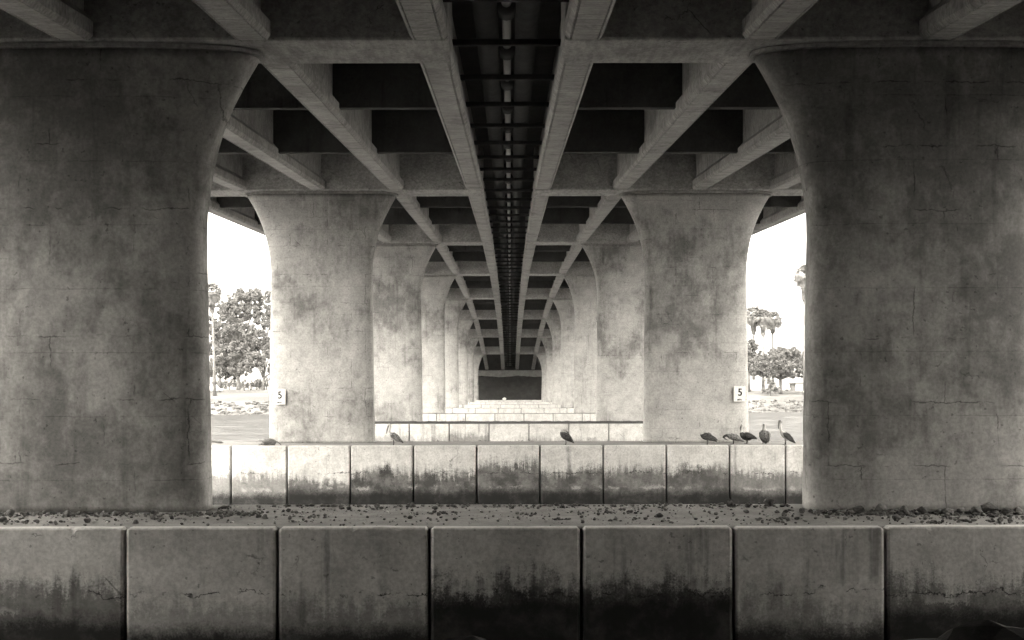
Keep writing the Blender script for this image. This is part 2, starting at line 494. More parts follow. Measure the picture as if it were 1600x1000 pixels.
# ------------------------------------------------------------------ bridge superstructure
def girder_profile():
    half = [(0.285, 0.0), (0.29, 0.035), (0.315, 0.035), (0.32, 0.0), (0.345, 0.0), (0.43, 0.11), (0.43, 0.42), (0.22, 0.66), (0.22, GH - 0.06)]
    return half + [(-x, z) for x, z in reversed(half)]
def girder_mesh(n):
    y0, y1 = yc(n) + 1.053, yc(n + 1) - 1.053
    def zz(y): return zb(n) + (zb(n + 1) - zb(n)) * (y - yc(n)) / S + 0.10
    pr = girder_profile()
    k = len(pr)
    vs = [(x, y0, zz(y0) + z) for x, z in pr] + [(x, y1, zz(y1) + z) for x, z in pr]
    fs = [(i, (i + 1) % k, k + (i + 1) % k, k + i) for i in range(k)] + [tuple(range(k)), tuple(range(2 * k - 1, k - 1, -1))]
    return mesh_from('girder', vs, fs)
girder_meshes = [girder_mesh(n) for n in range(0, 9)]
cap_mesh = box_mesh('cap_beam', -8.45, 8.45, -1.05, 1.05, 0.0, GH + 0.06, 0.07, 2)
dia_mesh = box_mesh('diaphragm', -1.78, 1.78, -0.16, 0.16, 0.0, GH - 0.34, 0.015, 1)
def deck_mesh(sgn):
    vs, fs = [], []
    x0, x1 = sorted((sgn * 0.012, sgn * 20.3))
    for n in range(0, 10):
        y = yc(n) + (-1.6 if n == 0 else 1.6 if n == 9 else 0); z = zb(n) + GH + 0.03
        vs += [(x0, y, z), (x1, y, z), (x1, y, z + 0.26), (x0, y, z + 0.26)]
    for n in range(9):
        b = n * 4
        fs += [(b + i, b + (i + 1) % 4, b + 4 + (i + 1) % 4, b + 4 + i) for i in range(4)]
    fs += [(0, 3, 2, 1), (36, 37, 38, 39)]
    return mesh_from('deck_slab', vs, fs)
def parapet_mesh(sgn):
    vs, fs = [], []
    pr = [(19.85, 0.262), (20.29, 0.262), (20.29, 1.1), (20.0, 1.1)]
    for n in range(0, 10):
        y = yc(n) + (-1.6 if n == 0 else 1.6 if n == 9 else 0); z = zb(n) + GH + 0.03
        vs += [(sgn * x, y, z + h) for x, h in pr]
    for n in range(9):
        b = n * 4
        fs += [(b + i, b + (i + 1) % 4, b + 4 + (i + 1) % 4, b + 4 + i) for i in range(4)]
    fs += [(0, 3, 2, 1), (36, 37, 38, 39)]
    return mesh_from('parapet', vs, fs)
for sgn, side in ((-1, 'left'), (1, 'right')):
    root = empty('bridge_deck', (sgn * CX, yc(0), 0))
    tag(root, f'{side} concrete bridge carriageway overhead, ribbed girders and cross beams seen from below', 'bridge', 'twin bridge carriageways')
    inv = Matrix.Translation(root.location).inverted()
    def part(name, mesh, mat, loc):
        o = link(name, mesh, mat, root, loc)
        o.matrix_parent_inverse = inv
        return o
    for n in range(9):
        for gx in GX:
            part('girder', girder_meshes[n], M['girder'], (sgn * gx, 0, 0))
        for fr in (0.295, 0.612):
            y = yc(n) + S * fr
            z = zb(n) + (zb(n + 1) - zb(n)) * fr + 0.03 + 0.33
            for a, b in zip(GX, GX[1:]):
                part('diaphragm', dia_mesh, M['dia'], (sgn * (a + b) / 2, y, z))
    for n in range(1, N_PIER + 1):
        part('cap_beam', cap_mesh, M['cap'], (sgn * (1.31 + 8.45), yc(n), zb(n)))
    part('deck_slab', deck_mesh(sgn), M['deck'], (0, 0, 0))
    part('parapet', parapet_mesh(sgn), M['cap'], (0, 0, 0))

# abutments
def abutment(n, sgn_y, label):
    """sgn_y = +1: the wall faces the camera side (-y)"""
    root = empty('bridge_abutment', (0, yc(n), 0))
    y = yc(n); z = zb(n)
    seat = box_mesh('seat_beam', -19.5, 19.5, y - 0.9, y + 0.9, z - 2.0, z + 0.02, 0.06, 2)
    o = link('seat_beam', seat, M['footing'], root); o.matrix_parent_inverse = Matrix.Translation(root.location).inverted()
    back = box_mesh('back_wall', -19.4, 19.4, y + sgn_y * 0.3 - 0.3, y + sgn_y * 0.3 + 0.3, z + 0.05, z + GH + 0.02, 0.02, 1)
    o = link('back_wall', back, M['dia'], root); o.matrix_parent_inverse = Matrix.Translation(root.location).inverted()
    tag(root, label, 'abutment') if label else tag(root, kind='structure')
abutment(9, 1, 'far bridge abutment with pale seat beam where the girders end')
abutment(0, -1, None)
# dark earth slope under the far abutment
vs, fs = [], []
nx, nz = 60, 14
for j in range(nz + 1):
    for i in range(nx + 1):
        x = -21 + 42 * i / nx; t = j / nz
        top = zb(9) - 1.55 + 0.45 * mn.noise(Vector((x * 0.22, 5.0, 0))) + 0.2 * mn.noise(Vector((x * 0.9, 2.0, 0)))
        z = -0.5 + (top + 0.5) * t
        y = Y_ABUT - 4.6 + 3.6 * t + 0.35 * mn.noise(Vector((x * 0.4, z * 0.5, 7.0))) * (1 - t)
        vs.append((x, y, z))
for j in range(nz):
    for i in range(nx):
        a = j * (nx + 1) + i
        fs.append((a, a + 1, a + nx + 2, a + nx + 1))
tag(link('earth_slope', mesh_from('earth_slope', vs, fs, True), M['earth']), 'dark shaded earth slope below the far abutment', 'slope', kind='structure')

# pipe run in the slot between the two carriageways
def zpipe(y):
    f = (y - yc(0)) / S
    n = max(0, min(8, int(math.floor(f))))
    return zb(n) + (zb(n + 1) - zb(n)) * (f - n)
ypts = [yc(0) + 1.5 + (yc(9) - yc(0) - 3.0) * i / 81 for i in range(82)]
def pipe(name, x, r, dz, mat, label):
    path = [(x, y, zpipe(y) + dz) for y in ypts]
    me = tubes_mesh(name, [(path, r, (1, 0, 0))], 16)
    return tag(link(name, me, mat), label, 'pipe')
pipe('utility_pipe', 0.0, 0.115, 1.05, M['pipe'], 'slim pale pipe running down the middle of the dark slot overhead')
pipe('utility_pipe', -0.50, 0.29, 1.07, M['black_steel'], 'thick black pipe left of the pale pipe in the overhead slot')
pipe('utility_pipe', 0.50, 0.29, 1.07, M['black_steel'], 'thick black pipe right of the pale pipe in the overhead slot')
rack = empty('pipe_rack', (0, yc(0), 0))
tag(rack, 'row of black steel cross bars carrying the pipes between the carriageways', 'pipe rack')
bar_me = box_mesh('cross_bar', -1.50, 1.50, -0.07, 0.07, -0.15, 0.0, 0.02, 1)
strap_me = tubes_mesh('strap', [([(0, -0.45, 0), (0, 0.45, 0)], 0.215, (1, 0, 0))], 16)
k = 0
y = 32.0 - 4.8 * 7
while y < yc(9) - 2:
    if min(abs(y - yc(n)) for n in range(10)) > 0.01:
        z = zpipe(y) + 0.775
        b = link('cross_bar', bar_me, M['black_steel'], rack, (0, y - yc(0), z))
        if y + 2.4 < yc(9) - 2:
            link('strap', strap_me, M['black_steel'], rack, (0, y + 2.4 - yc(0), zpipe(y + 2.4) + 1.05))
    y += 4.8

# ------------------------------------------------------------------ columns
ORD = ['nearest', 'second', 'third', 'fourth', 'fifth', 'sixth', 'seventh', 'farthest']
def column_mesh(n):
    H = zb(n) - 0.15
    seg = 96
    zs = [0.0, 0.15] + [0.15 + (H - 4.4 - 0.15) * i / 14 for i in range(1, 15)] + [H - 4.4 + 4.4 * i / 22 for i in range(1, 23)]
    vs, fs = [], []
    for z in zs:
        t = max(0.0, 1 - (H - z) / 4.3)
        fl = t ** 2.25
        hw = 2.70 - 0.10 * min(1, z / max(1, H - 4.4)) + 1.24 * fl
        hd = 0.84 - 0.03 * min(1, z / 5) + 0.16 * fl
        p = 3.4 - 0.7 * fl ** 0.7
        for k in range(seg):
            th = 2 * math.pi * k / seg
            c, s = math.cos(th), math.sin(th)
            x = hw * math.copysign(abs(c) ** (2 / p), c)
            y = hd * math.copysign(abs(s) ** (2 / p), s)
            d = 0.018 * mn.noise(Vector((x * 0.7 + n * 11, y * 0.7, z * 0.7))) + 0.008 * mn.noise(Vector((x * 2.4 + n * 7, y * 2.4, z * 2.4)))
            vs.append((x + d * c, y + d * math.copysign(1, s), z))
    for j in range(len(zs) - 1):
        for k in range(seg):
            k2 = (k + 1) % seg
            fs.append((j * seg + k, j * seg + k2, (j + 1) * seg + k2, (j + 1) * seg + k))
    fs.append(tuple(range(seg - 1, -1, -1)))
    fs.append(tuple(range((len(zs) - 1) * seg, len(zs) * seg)))
    me = mesh_from('shaft', vs, fs, True)
    return me
def collar_mesh(n):
    H = zb(n) - 0.15
    seg = 96
    vs, fs = [], []
    for z, sc in ((H + 0.004, 0.94), (H + 0.035, 0.94), (H + 0.035, 1.016), (H + 0.115, 1.016), (H + 0.115, 0.95), (H + 0.15, 0.95)):
        for k in range(seg):
            th = 2 * math.pi * k / seg
            c, s = math.cos(th), math.sin(th)
            p = 2.7
            j = 1 + 0.006 * mn.noise(Vector((k * 0.9, n * 3.0, z * 9)))
            vs.append((3.88 * sc * j * math.copysign(abs(c) ** (2 / p), c), min(1.04, 1.0 * sc * j) * math.copysign(abs(s) ** (2 / p), s), z + (0.012 * mn.noise(Vector((k * 0.35, n, 4))) if 0.03 < z - H < 0.12 else 0)))
    for j in range(5):
        for k in range(seg):
            k2 = (k + 1) % seg
            fs.append((j * seg + k, j * seg + k2, (j + 1) * seg + k2, (j + 1) * seg + k))
    fs.append(tuple(range(seg - 1, -1, -1)))
    fs.append(tuple(range(5 * seg, 6 * seg)))
    return mesh_from('bearing_strip', vs, fs)
extra = {(1, -1): ', cut by the left edge of the picture', (1, 1): ', cut by the right edge of the picture',
         (2, -1): ', with a white number plate', (2, 1): ', with birds beside its foot'}
for n in range(1, N_PIER + 1):
    cm, km = column_mesh(n), collar_mesh(n)
    for sgn, side in ((-1, 'left'), (1, 'right')):
        root = empty('bridge_column', (sgn * CX, yc(n), 0.004), 0 if sgn < 0 else math.pi)
        tag(root, f'{ORD[n-1]} flared concrete column of the {side} row' + extra.get((n, sgn), ''), 'column', 'flared bridge columns')
        sh = link('shaft', cm, M['column'], root)
        bz = {(1, -1): (.545, .46, .26), (1, 1): (.535, .50, .26), (2, -1): (.47, .42, .20), (2, 1): (.47, .46, .20), (3, -1): (.44, .52, .2), (3, 1): (.46, .52, .2)}.get((n, sgn), (.42, .6, .2))
        sh.color = (bz[0], bz[1], bz[2], 1)
        link('bearing_strip', km, M['cap'], root)

# ------------------------------------------------------------------ footings with skirt panels
JX = [-16.1, -13.4, -10.7, -7.65, -4.60, -1.55, 1.50, 4.55, 7.60, 10.65, 13.35, 16.05]
panel_cache = {}
def panel_mesh(wd, seed):
    """a precast panel whose top and side arrises are worn and chipped unevenly"""
    st = 54
    vs, fs = [], []
    for i in range(st + 1):
        t = i / st
        x = -wd / 2 + wd * t
        e = min(t, 1 - t) * wd                    # distance from the nearer end
        c = mn.noise(Vector((x * 3.1, seed * 7.3, 0.0)))
        b = 0.038 + 0.010 * mn.noise(Vector((x * 9.0, seed, 2.0))) + (max(0.0, c - 0.42) * 0.30)
        zt = 0.02 + 0.006 * mn.noise(Vector((x * 1.3, seed, 5.0)))
        if e < 0.06: zt -= 0.05 * (1 - e / 0.06) ** 2
        fr = 0.035 * (1 - e / 0.05) if e < 0.05 else 0.0
        fr += 0.004 * mn.noise(Vector((x * 1.1, seed, 8.0)))
        vs += [(x, fr, -3.6), (x, fr, -1.8), (x, fr, zt - b * 1.1), (x, fr + b * 0.35, zt - b * 0.35), (x, fr + b, zt), (x, 0.30, zt), (x, 0.30, -3.6)]
    k = 7
    for i in range(st):
        for q in range(k):
            fs.append((i * k + q, i * k + (q + 1) % k, (i + 1) * k + (q + 1) % k, (i + 1) * k + q))
    fs += [tuple(range(k)), tuple(range((st + 1) * k - 1, st * k - 1, -1))]
    return mesh_from('skirt_panel', vs, fs)
body_me = box_mesh('footing_slab', -16.0, 15.95, 0.31, F_DEPTH, -3.6, 0.0, 0.03, 1)
rng = random.Random(11)
# per panel: film height, strength, wet band height (metres, world z)
film1 = {-10.7: (-1.10, 0.80, -1.75), -7.65: (-1.50, 0.50, -1.98), -4.60: (-1.35, 0.62, -1.92), -1.55: (-0.98, 0.96, -1.30), 1.50: (-0.90, 0.94, -1.28), 4.55: (-1.45, 0.55, -1.88), 7.60: (-0.95, 0.82, -1.50)}
film2 = {-16.1: (-1.2, .75, -2.2), -13.4: (-1.4, 0.75, -2.25), -10.7: (-1.55, 0.9, -2.1), -7.65: (-1.12, 0.98, -2.1), -4.60: (-1.18, 0.96, -2.1), -1.55: (-0.92, 0.95, -2.1), 1.50: (-1.05, 0.93, -2.15), 4.55: (-1.12, 0.9, -2.15), 7.60: (-1.02, 0.92, -2.15), 10.65: (-1.28, 0.8, -2.2), 13.35: (-1.2, .75, -2.2)}
for n in range(1, N_PIER + 1):
    y0 = D1 + S * (n - 1)
    root = empty('pier_footing', (0, y0, 0))
    lab = {1: 'nearest pier footing with rubble on top and dark tide stains', 2: 'second pier footing from the camera, with pelicans standing on it',
           3: 'third pier footing from the camera, dark dirt on its top'}.get(n, f'{ORD[n-1]} pier footing from the camera' if n < 8 else 'farthest pier footing, before the dark slope')
    tag(root, lab, 'footing', 'pier footings across the channel')
    link('footing_slab', body_me, M['footing'], root, (0, 0, 0))
    for a, b in zip(JX, JX[1:]):
        gap = 0.065 if n == 1 else 0.075
        o = link('skirt_panel', panel_mesh(b - a - gap, n * 13 + a), M['panel'], root, ((a + b) / 2, rng.uniform(-0.012, 0.012), rng.uniform(-0.006, 0.006)))
        f = (film1 if n == 1 else film2 if n == 2 else {}).get(a)
        if f is None:
            f = (-1.15 + rng.uniform(-.3, .4), rng.uniform(0.35, 0.75), -2.3) if n > 1 else (-1.3, 0.7, -1.8)
        o.color = ((f[0] + 3) / 3, f[1], (f[2] + 3) / 3, 1)

# dirt lying on the third footing
vs = []; fs = []
nx = 120
for i in range(nx + 1):
    x = -14.5 + 29 * i / nx
    for j, (yy, zz) in enumerate(((1.3, 0.004), (1.7, 0.07), (3.0, 0.16), (4.9, 0.08), (5.15, 0.004))):
        vs.append((x, D1 + 2 * S + yy + 0.2 * mn.noise(Vector((x, j, 0))), zz + (0.05 * mn.noise(Vector((x * 2.3, j * 3.1, 5))) if 0 < j < 4 else 0)))
for i in range(nx):
    for j in range(4):
        a = i * 5 + j
        fs.append((a, a + 1, a + 6, a + 5))
tag(link('dirt_layer', mesh_from('dirt_layer', vs, fs, True), M['dirt']), 'dark dirt lying along the top of the third footing', 'dirt', kind='stuff')

# ------------------------------------------------------------------ stones
def rock_data(seed, sub=2, squash=0.7, rough=0.35):
    bm = bmesh.new()
    bmesh.ops.create_icosphere(bm, subdivisions=sub, radius=0.5)
    rr = random.Random(seed)
    off = Vector((rr.uniform(0, 90), rr.uniform(0, 90), rr.uniform(0, 90)))
    ax = Vector((rr.uniform(.8, 1.3), rr.uniform(.7, 1.0), rr.uniform(squash * .8, squash * 1.2)))
    # a few flat cuts give angular faces
    cuts = [(Vector((rr.gauss(0, 1), rr.gauss(0, 1), rr.gauss(0, 1))).normalized(), rr.uniform(0.28, 0.42)) for _ in range(7)]
    for v in bm.verts:
        p = v.co.copy()
        p *= 1 + rough * mn.noise(p * 2.2 + off)
        for nn, dd in cuts:
            e = p.dot(nn) - dd
            if e > 0: p -= nn * e * 0.9
        v.co = Vector((p.x * ax.x, p.y * ax.y, p.z * ax.z))
    zmin = min(v.co.z for v in bm.verts)
    for v in bm.verts: v.co.z -= zmin
    vs = [tuple(v.co) for v in bm.verts]
    fs = [tuple(v.index for v in f.verts) for f in bm.faces]
    bm.free()
    return vs, fs
rock_meshes = []
for i in range(8):
    v, f = rock_data(i)
    rock_meshes.append(mesh_from('stone', v, f))
rock_lo = [rock_data(100 + i, 1) for i in range(10)]
def heap_mesh(name, items):
    """items: (x, y, z, size, rotz, variant)"""
    V, F = [], []
    for (x, y, z, s, rz, k) in items:
        v, f = rock_lo[k % 10]
        b = len(V); c, sn = math.cos(rz), math.sin(rz)
        V += [(x + s * (p[0] * c - p[1] * sn), y + s * (p[0] * sn + p[1] * c), z + s * p[2]) for p in v]
        F += [tuple(i + b for i in q) for q in f]
    me = bpy.data.meshes.new(name)
    me.from_pydata(V, [], F); me.update()
    return me
rng = random.Random(5)
def in_col(x, y, m=0.1):
    return abs(abs(x) - CX) < 2.8 + m and abs(y - yc(1)) < 0.9 + m
# small rubble: too many to count
items, pale = [], []
def scatter(n, fx, fy, smin, smax, lst, power=2.5):
    c = 0
    for _try in range(n * 6):
        if c >= n: break
        x, y = fx(), fy()
        if in_col(x, y) or not (D1 + 0.45 < y < D1 + F_DEPTH - .1): continue
        s = smin + (smax - smin) * rng.random() ** power
        lst.append((x, y, -0.006, s, rng.uniform(0, 6.28), rng.randrange(10)))
        c += 1
U = rng.uniform
scatter(1300, lambda: U(-12, 12), lambda: U(D1 + .5, D1 + 5.2), 0.015, 0.10, items, 3.5)
for _ in range(60):
    cx_, cy_, sp_ = U(-11.5, 11.5), U(D1 + .8, D1 + 5.0), U(0.12, 0.55)
    scatter(rng.randrange(8, 30), lambda: rng.gauss(cx_, sp_), lambda: max(D1 + .5, min(D1 + 5.1, rng.gauss(cy_, sp_ * .5))), 0.02, 0.13, items, 3.0)
scatter(620, lambda: U(-12.5, -5.5), lambda: D1 + 3.3 - abs(rng.gauss(0, .5)), 0.03, 0.14, items)
scatter(900, lambda: U(6.8, 12.5), lambda: D1 + 3.3 - abs(rng.gauss(0, .55)), 0.03, 0.17, items)
scatter(320, lambda: U(-6, 7), lambda: D1 + 4.9 - abs(rng.gauss(0, .3)), 0.03, 0.13, items)
scatter(260, lambda: U(-12, 12), lambda: U(D1 + .7, D1 + 5.0), 0.03, 0.10, pale)
tag(link('rubble', heap_mesh('rubble', items), M['stone']), 'small dark rubble scattered over the nearest footing', 'rubble', kind='stuff')
tag(link('shell_grit', heap_mesh('shell_grit', pale), M['stone_pale']), 'pale grit and shell bits on the nearest footing', 'grit', kind='stuff')
# larger single stones: (photo x, depth on footing, size)
big = [(1202, 4.7, .30), (1140, 4.6, .26), (1168, 4.4, .16), (1222, 4.5, .17), (1252, 3.0, .20), (1400, 1.3, .20), (1320, 1.6, .14), (1375, 2.9, .42), (1340, 2.8, .30),
       (1412, 2.7, .30), (1440, 2.75, .26), (1480, 2.6, .30), (1525, 2.5, .32), (1545, 2.75, .34), (1570, 2.45, .26), (1590, 2.7, .30), (1500, 2.8, .24), (1562, 1.1, .18),
       (1225, 2.3, .15), (1165, 3.1, .16), (1040, 4.6, .16), (1030, 2.1, .14), (1118, 2.6, .13), (880, 4.3, .13), (680, 3.9, .15), (710, 4.5, .14), (645, 4.6, .16), (595, 4.1, .13),
       (685, 2.6, .14), (640, 1.9, .11), (450, 3.4, .15), (487, 4.8, .16), (545, 3.9, .14), (452, 1.8, .14), (412, 1.9, .16), (403, 2.2, .15), (325, 2.6, .20),
       (15, 2.3, .24), (3, 1.3, .20), (105, 2.4, .28), (135, 1.2, .17), (268, 1.9, .14), (212, 1.0, .13), (56, 1.3, .14), (180, 2.6, .2), (240, 2.7, .2)]
for i, (px, dy, s) in enumerate(big):
    y = D1 + dy
    x = 0.08 + (px - 797) / 1994 * y
    if in_col(x, y, 0.12): y = yc(1) - 1.0 - rng.uniform(0.05, .2); x = 0.08 + (px - 797) / 1994 * y
    o = link('loose_stone', rock_meshes[i % 8], M['stone'], None, (x, y, -0.008), (0, 0, rng.uniform(0, 6.28)))
    o.scale = (s, s, s)
    tag(o, 'loose dark stone lying on the nearest footing among the rubble', 'stone', 'loose stones on the nearest footing')

# riprap on the far shore
items = []
rng = random.Random(8)
for _ in range(2300):
    x = rng.uniform(-110, 110)
    t = rng.uniform(-1.5, 8.2)
    y = shore_y(x) + t
    s = rng.uniform(0.6, 1.7)
    items.append((x, y, far_z(x, y) - 0.30 * s, s, rng.uniform(0, 6.28), rng.randrange(10)))
for _ in range(140):
    x = rng.uniform(-17, 17); y = 300 + rng.uniform(0, 4)
    s = rng.uniform(0.2, 0.55)
    items.append((x, y, far_z(x, y) - 0.03, s, rng.uniform(0, 6.28), rng.randrange(10)))
tag(link('riprap', heap_mesh('riprap', items), M['riprap']), 'band of grey riprap boulders along the far shoreline', 'riprap', kind='stuff')

# boulders on the near bank that show along the bottom edge
for i, (px, y, top, s, lab) in enumerate([(1545, 9.4, 1.12, 1.35, 'dark boulder at the bottom right corner below the nearest footing'),
                                          (1470, 10.2, 0.82, 1.2, 'low dark boulder left of the one in the bottom right corner'),
                                          (660, 9.6, 0.965, 1.5, 'flat dark boulder peeking up at the bottom edge left of centre')]):
    x = 0.08 + (px - 797) / 1994 * y
    v, f = rock_data(40 + i, 3, 0.75)
    me = mesh_from('boulder', v, f)
    hgt = max(p[2] for p in v)
    sc = s
    o = link('boulder', me, M['boulder'], None, (x, y, top - hgt * sc))
    o.scale = (sc, sc, sc)
    tag(o, lab, 'boulder', 'boulders on the near bank')

# ------------------------------------------------------------------ number plates on the second columns
def text_mesh(txt, size):
    cu = bpy.data.curves.new('lettering', 'FONT')
    cu.body = txt; cu.size = size; cu.align_x = 'CENTER'; cu.align_y = 'CENTER'; cu.extrude = 0.004; cu.offset = 0.018 * size
    ob = bpy.data.objects.new('tmp_text', cu)
    COL.objects.link(ob)
    dg = bpy.context.evaluated_depsgraph_get()
    me = bpy.data.meshes.new_from_object(ob.evaluated_get(dg))
    bpy.data.objects.remove(ob); bpy.data.curves.remove(cu)
    return me
five, mph = text_mesh('5', 0.52), text_mesh('MPH', 0.13)
for px, pz, lab in ((436.5, 619.5, 'white plate numbered 5 on the second column of the left row'), (1155, 616, 'white plate numbered 5 on the second column of the right row')):
    y = yc(2) - 0.825
    x = 0.08 + (px - 797) / 1994 * y
    z = CAM_Z - (pz - 605) / 1994 * y
    root = empty('number_plate', (x, y, z - 0.4), R(-12) if px < 797 else R(12))
    tag(root, lab, 'sign', 'number plates on the second columns')
    link('plate', box_mesh('plate', -0.31, 0.31, -0.02, 0.02, -0.39, 0.39, 0.008, 1), M['white_paint'], root, (0, 0, 0.4))
    link('bracket', box_mesh('bracket', -0.2, 0.2, 0.022, 0.26, -0.2, 0.2, 0.01, 1), M['wood'], root, (0, 0, 0.4))
    link('numeral', five, M['black_paint'], root, (0.02, -0.0245, 0.47), (R(90), 0, 0))
    link('lettering', mph, M['black_paint'], root, (0.0, -0.0245, 0.10), (R(90), 0, 0))

# ------------------------------------------------------------------ pelicans
def bird(px, pz_foot, depth, pose, label, flip=1, rotz=0.0):
    """pose: body path (x forward, z up) with radii, pale flags, bill, wing, leg x"""
    y = D1 + S + depth
    x = 0.08 + (px - 797) / 1994 * y
    root = empty('pelican', (x, y, 0.021 if depth < 0.3 else 0.0), rotz if flip > 0 else math.pi + rotz)
    root.scale = (1.13, 1.13, 1.13)
    tag(root, label, 'bird', 'pelicans on the second footing')
    path = [(p[0], 0, p[1]) for p in pose['body']]
    rad = [(p[2], p[3]) for p in pose['body']]
    # refine by Catmull-Rom
    fine, fr = [], []
    n = len(path)
    for i in range(n - 1):
        for t in (0, .25, .5, .75):
            def cr(a, b, c, d): return 0.5 * ((2*b) + (-a+c)*t + (2*a-5*b+4*c-d)*t*t + (-a+3*b-3*c+d)*t**3)
            i0, i3 = max(i - 1, 0), min(i + 2, n - 1)
            fine.append(tuple(cr(path[i0][k], path[i][k], path[i + 1][k], path[i3][k]) for k in range(3)))
            fr.append(tuple(max(0.008, cr(rad[i0][k], rad[i][k], rad[i + 1][k], rad[i3][k])) for k in range(2)))
    fine.append(path[-1]); fr.append(rad[-1])
    v, f = tube_data(fine, fr, 14)
    me = mesh_from('body', v, f, True)
    me.materials.append(M[pose.get('mat', 'plume_grey')]); me.materials.append(M['plume_pale']); me.materials.append(M['plume_dark'])
    for p in me.polygons:
        seg_i = min(n - 2, min(p.vertices) // 14 // 4)
        p.material_index = pose['tone'][seg_i]
        if pose.get('chest') and p.normal.z < -0.1 and p.center.x > pose['chest']: p.material_index = 1
    link('body', me, None, root)
    bp = pose['bill']
    link('bill', tubes_mesh('bill', [([(q[0], 0, q[1]) for q in bp], [(0.030, .036), (0.026, .034), (0.008, .008)])], 8), M['bill'], root)
    for s in (-1, 1):
        wg = pose['wing']
        me = tubes_mesh('wing', [([(q[0], s * q[2], q[1]) for q in wg], [(0.02, .03), (0.045, 0.12), (0.04, 0.13), (0.03, 0.085), (0.012, 0.02)])], 10)
        link('wing', me, M[pose.get('wmat', 'plume_dark')], root)
        lx, lz = pose['leg']
        me = tubes_mesh('leg', [([(lx, s * 0.07, lz), (lx - 0.015, s * 0.07, lz * 0.5), (lx, s * 0.07, 0.012)], 0.017),
                                ([(lx - 0.02, s * 0.07, 0.008), (lx + 0.12, s * 0.10, 0.006)], [(0.02, 0.008), (0.055, 0.005)])], 6)
        link('leg', me, M['leg'], root)
    return root
W_REST = [(0.17, 0.50, .10), (0.06, 0.46, .155), (-0.08, 0.37, .155), (-0.22, 0.25, .11), (-0.36, 0.14, .05)]
W_FLAT = [(0.20, 0.36, .10), (0.08, 0.37, .16), (-0.10, 0.34, .16), (-0.28, 0.28, .11), (-0.42, 0.22, .05)]
UP = dict(body=[(-0.40, .12, .03, .02), (-0.28, .20, .09, .06), (-0.08, .34, .15, .14), (0.10, .44, .14, .14), (0.20, .56, .07, .07), (0.19, .70, .045, .045), (0.15, .82, .04, .04), (0.19, .90, .05, .048), (0.27, .88, .03, .03)],
          wmat='plume_grey', tone=[2, 0, 1, 1, 1, 1, 1, 1], bill=[(0.22, .89), (0.29, .70), (0.33, .50)], wing=W_REST, leg=(0.02, .26), chest=-0.05)
STRETCH = dict(body=[(-0.42, .06, .03, .02), (-0.30, .16, .09, .06), (-0.10, .33, .14, .14), (0.08, .44, .13, .13), (0.19, .58, .065, .07), (0.22, .75, .045, .045), (0.22, .92, .042, .042), (0.25, 1.02, .055, .052), (0.32, 1.00, .03, .03)],
               tone=[2, 0, 1, 1, 1, 1, 2, 2], bill=[(0.27, 1.01), (0.32, .84), (0.30, .66)], wing=[(0.13, .50, .12), (0.04, .45, .17), (-0.09, .35, .17), (-0.24, .22, .12), (-0.40, .07, .05)], leg=(0.02, .24), chest=-0.15)
PREEN = dict(body=[(-0.40, .14, .03, .02), (-0.28, .22, .09, .06), (-0.06, .33, .15, .15), (0.14, .40, .14, .15), (0.24, .48, .085, .09), (0.20, .56, .06, .06), (0.08, .57, .055, .055), (-0.02, .54, .03, .03)],
             tone=[2, 0, 2, 2, 1, 1, 1], bill=[(0.03, .56), (-0.12, .48), (-0.24, .36)], wing=W_FLAT, leg=(0.02, .24), mat='plume_dark')
TUCK = dict(body=[(-0.33, .10, .03, .02), (-0.24, .19, .10, .07), (-0.07, .33, .16, .15), (0.10, .44, .155, .15), (0.18, .57, .085, .085), (0.11, .65, .06, .06), (0.01, .64, .055, .05), (-0.06, .60, .03, .03)],
            tone=[2, 2, 2, 2, 1, 1, 1], bill=[(-0.01, .63), (-0.10, .52), (-0.18, .38)], wing=[(0.14, .50, .11), (0.05, .45, .165), (-0.07, .36, .165), (-0.19, .24, .12), (-0.31, .12, .05)], leg=(0.02, .26), mat='plume_dark')
LOW = dict(body=[(-0.46, .10, .03, .02), (-0.32, .18, .09, .06), (-0.10, .28, .15, .14), (0.12, .34, .14, .13), (0.26, .38, .07, .07), (0.36, .36, .055, .055), (0.42, .30, .045, .045), (0.43, .26, .02, .02)],
           tone=[1, 0, 0, 0, 2, 2, 2], bill=[(0.42, .31), (0.34, .22), (0.20, .16)], wing=[(0.18, .38, .10), (0.06, .37, .16), (-0.12, .31, .16), (-0.28, .22, .11), (-0.46, .12, .05)], leg=(0.0, .2), wmat='plume_grey')
ROUND = dict(body=[(-0.34, .28, .04, .03), (-0.24, .30, .11, .10), (-0.04, .32, .16, .19), (0.16, .36, .15, .17), (0.26, .50, .06, .07), (0.25, .64, .038, .038), (0.22, .78, .036, .036), (0.24, .84, .045, .045), (0.29, .83, .025, .025)],
             tone=[2, 2, 2, 0, 1, 1, 1, 1], bill=[(0.25, .83), (0.30, .68), (0.31, .55)], wing=W_FLAT, leg=(0.02, .22), mat='plume_dark')
FRONT = dict(body=[(-0.20, .02, .04, .03), (-0.16, .12, .12, .09), (-0.06, .30, .20, .15), (0.02, .46, .19, .15), (0.06, .60, .10, .09), (0.06, .72, .06, .06), (0.08, .82, .055, .055), (0.14, .84, .05, .05), (0.19, .81, .03, .03)],
             tone=[0, 0, 0, 0, 1, 1, 1, 0], bill=[(0.15, .83), (0.20, .66), (0.20, .50)], wing=[(0.04, .56, .14), (0.0, .48, .20), (-0.06, .34, .21), (-0.12, .18, .17), (-0.2, .05, .1)], leg=(0.02, .22), wmat='plume_grey')
bird(615, 697, 0.55, UP, 'pelican standing alone on the left with its bill tucked down', -1)
bird(884, 697, 0.55, TUCK, 'dark pelican preening near the middle of the second footing', -1)
bird(1105, 694, 0.45, PREEN, 'pelican preening with head tucked back, leftmost of the five on the right', -1)
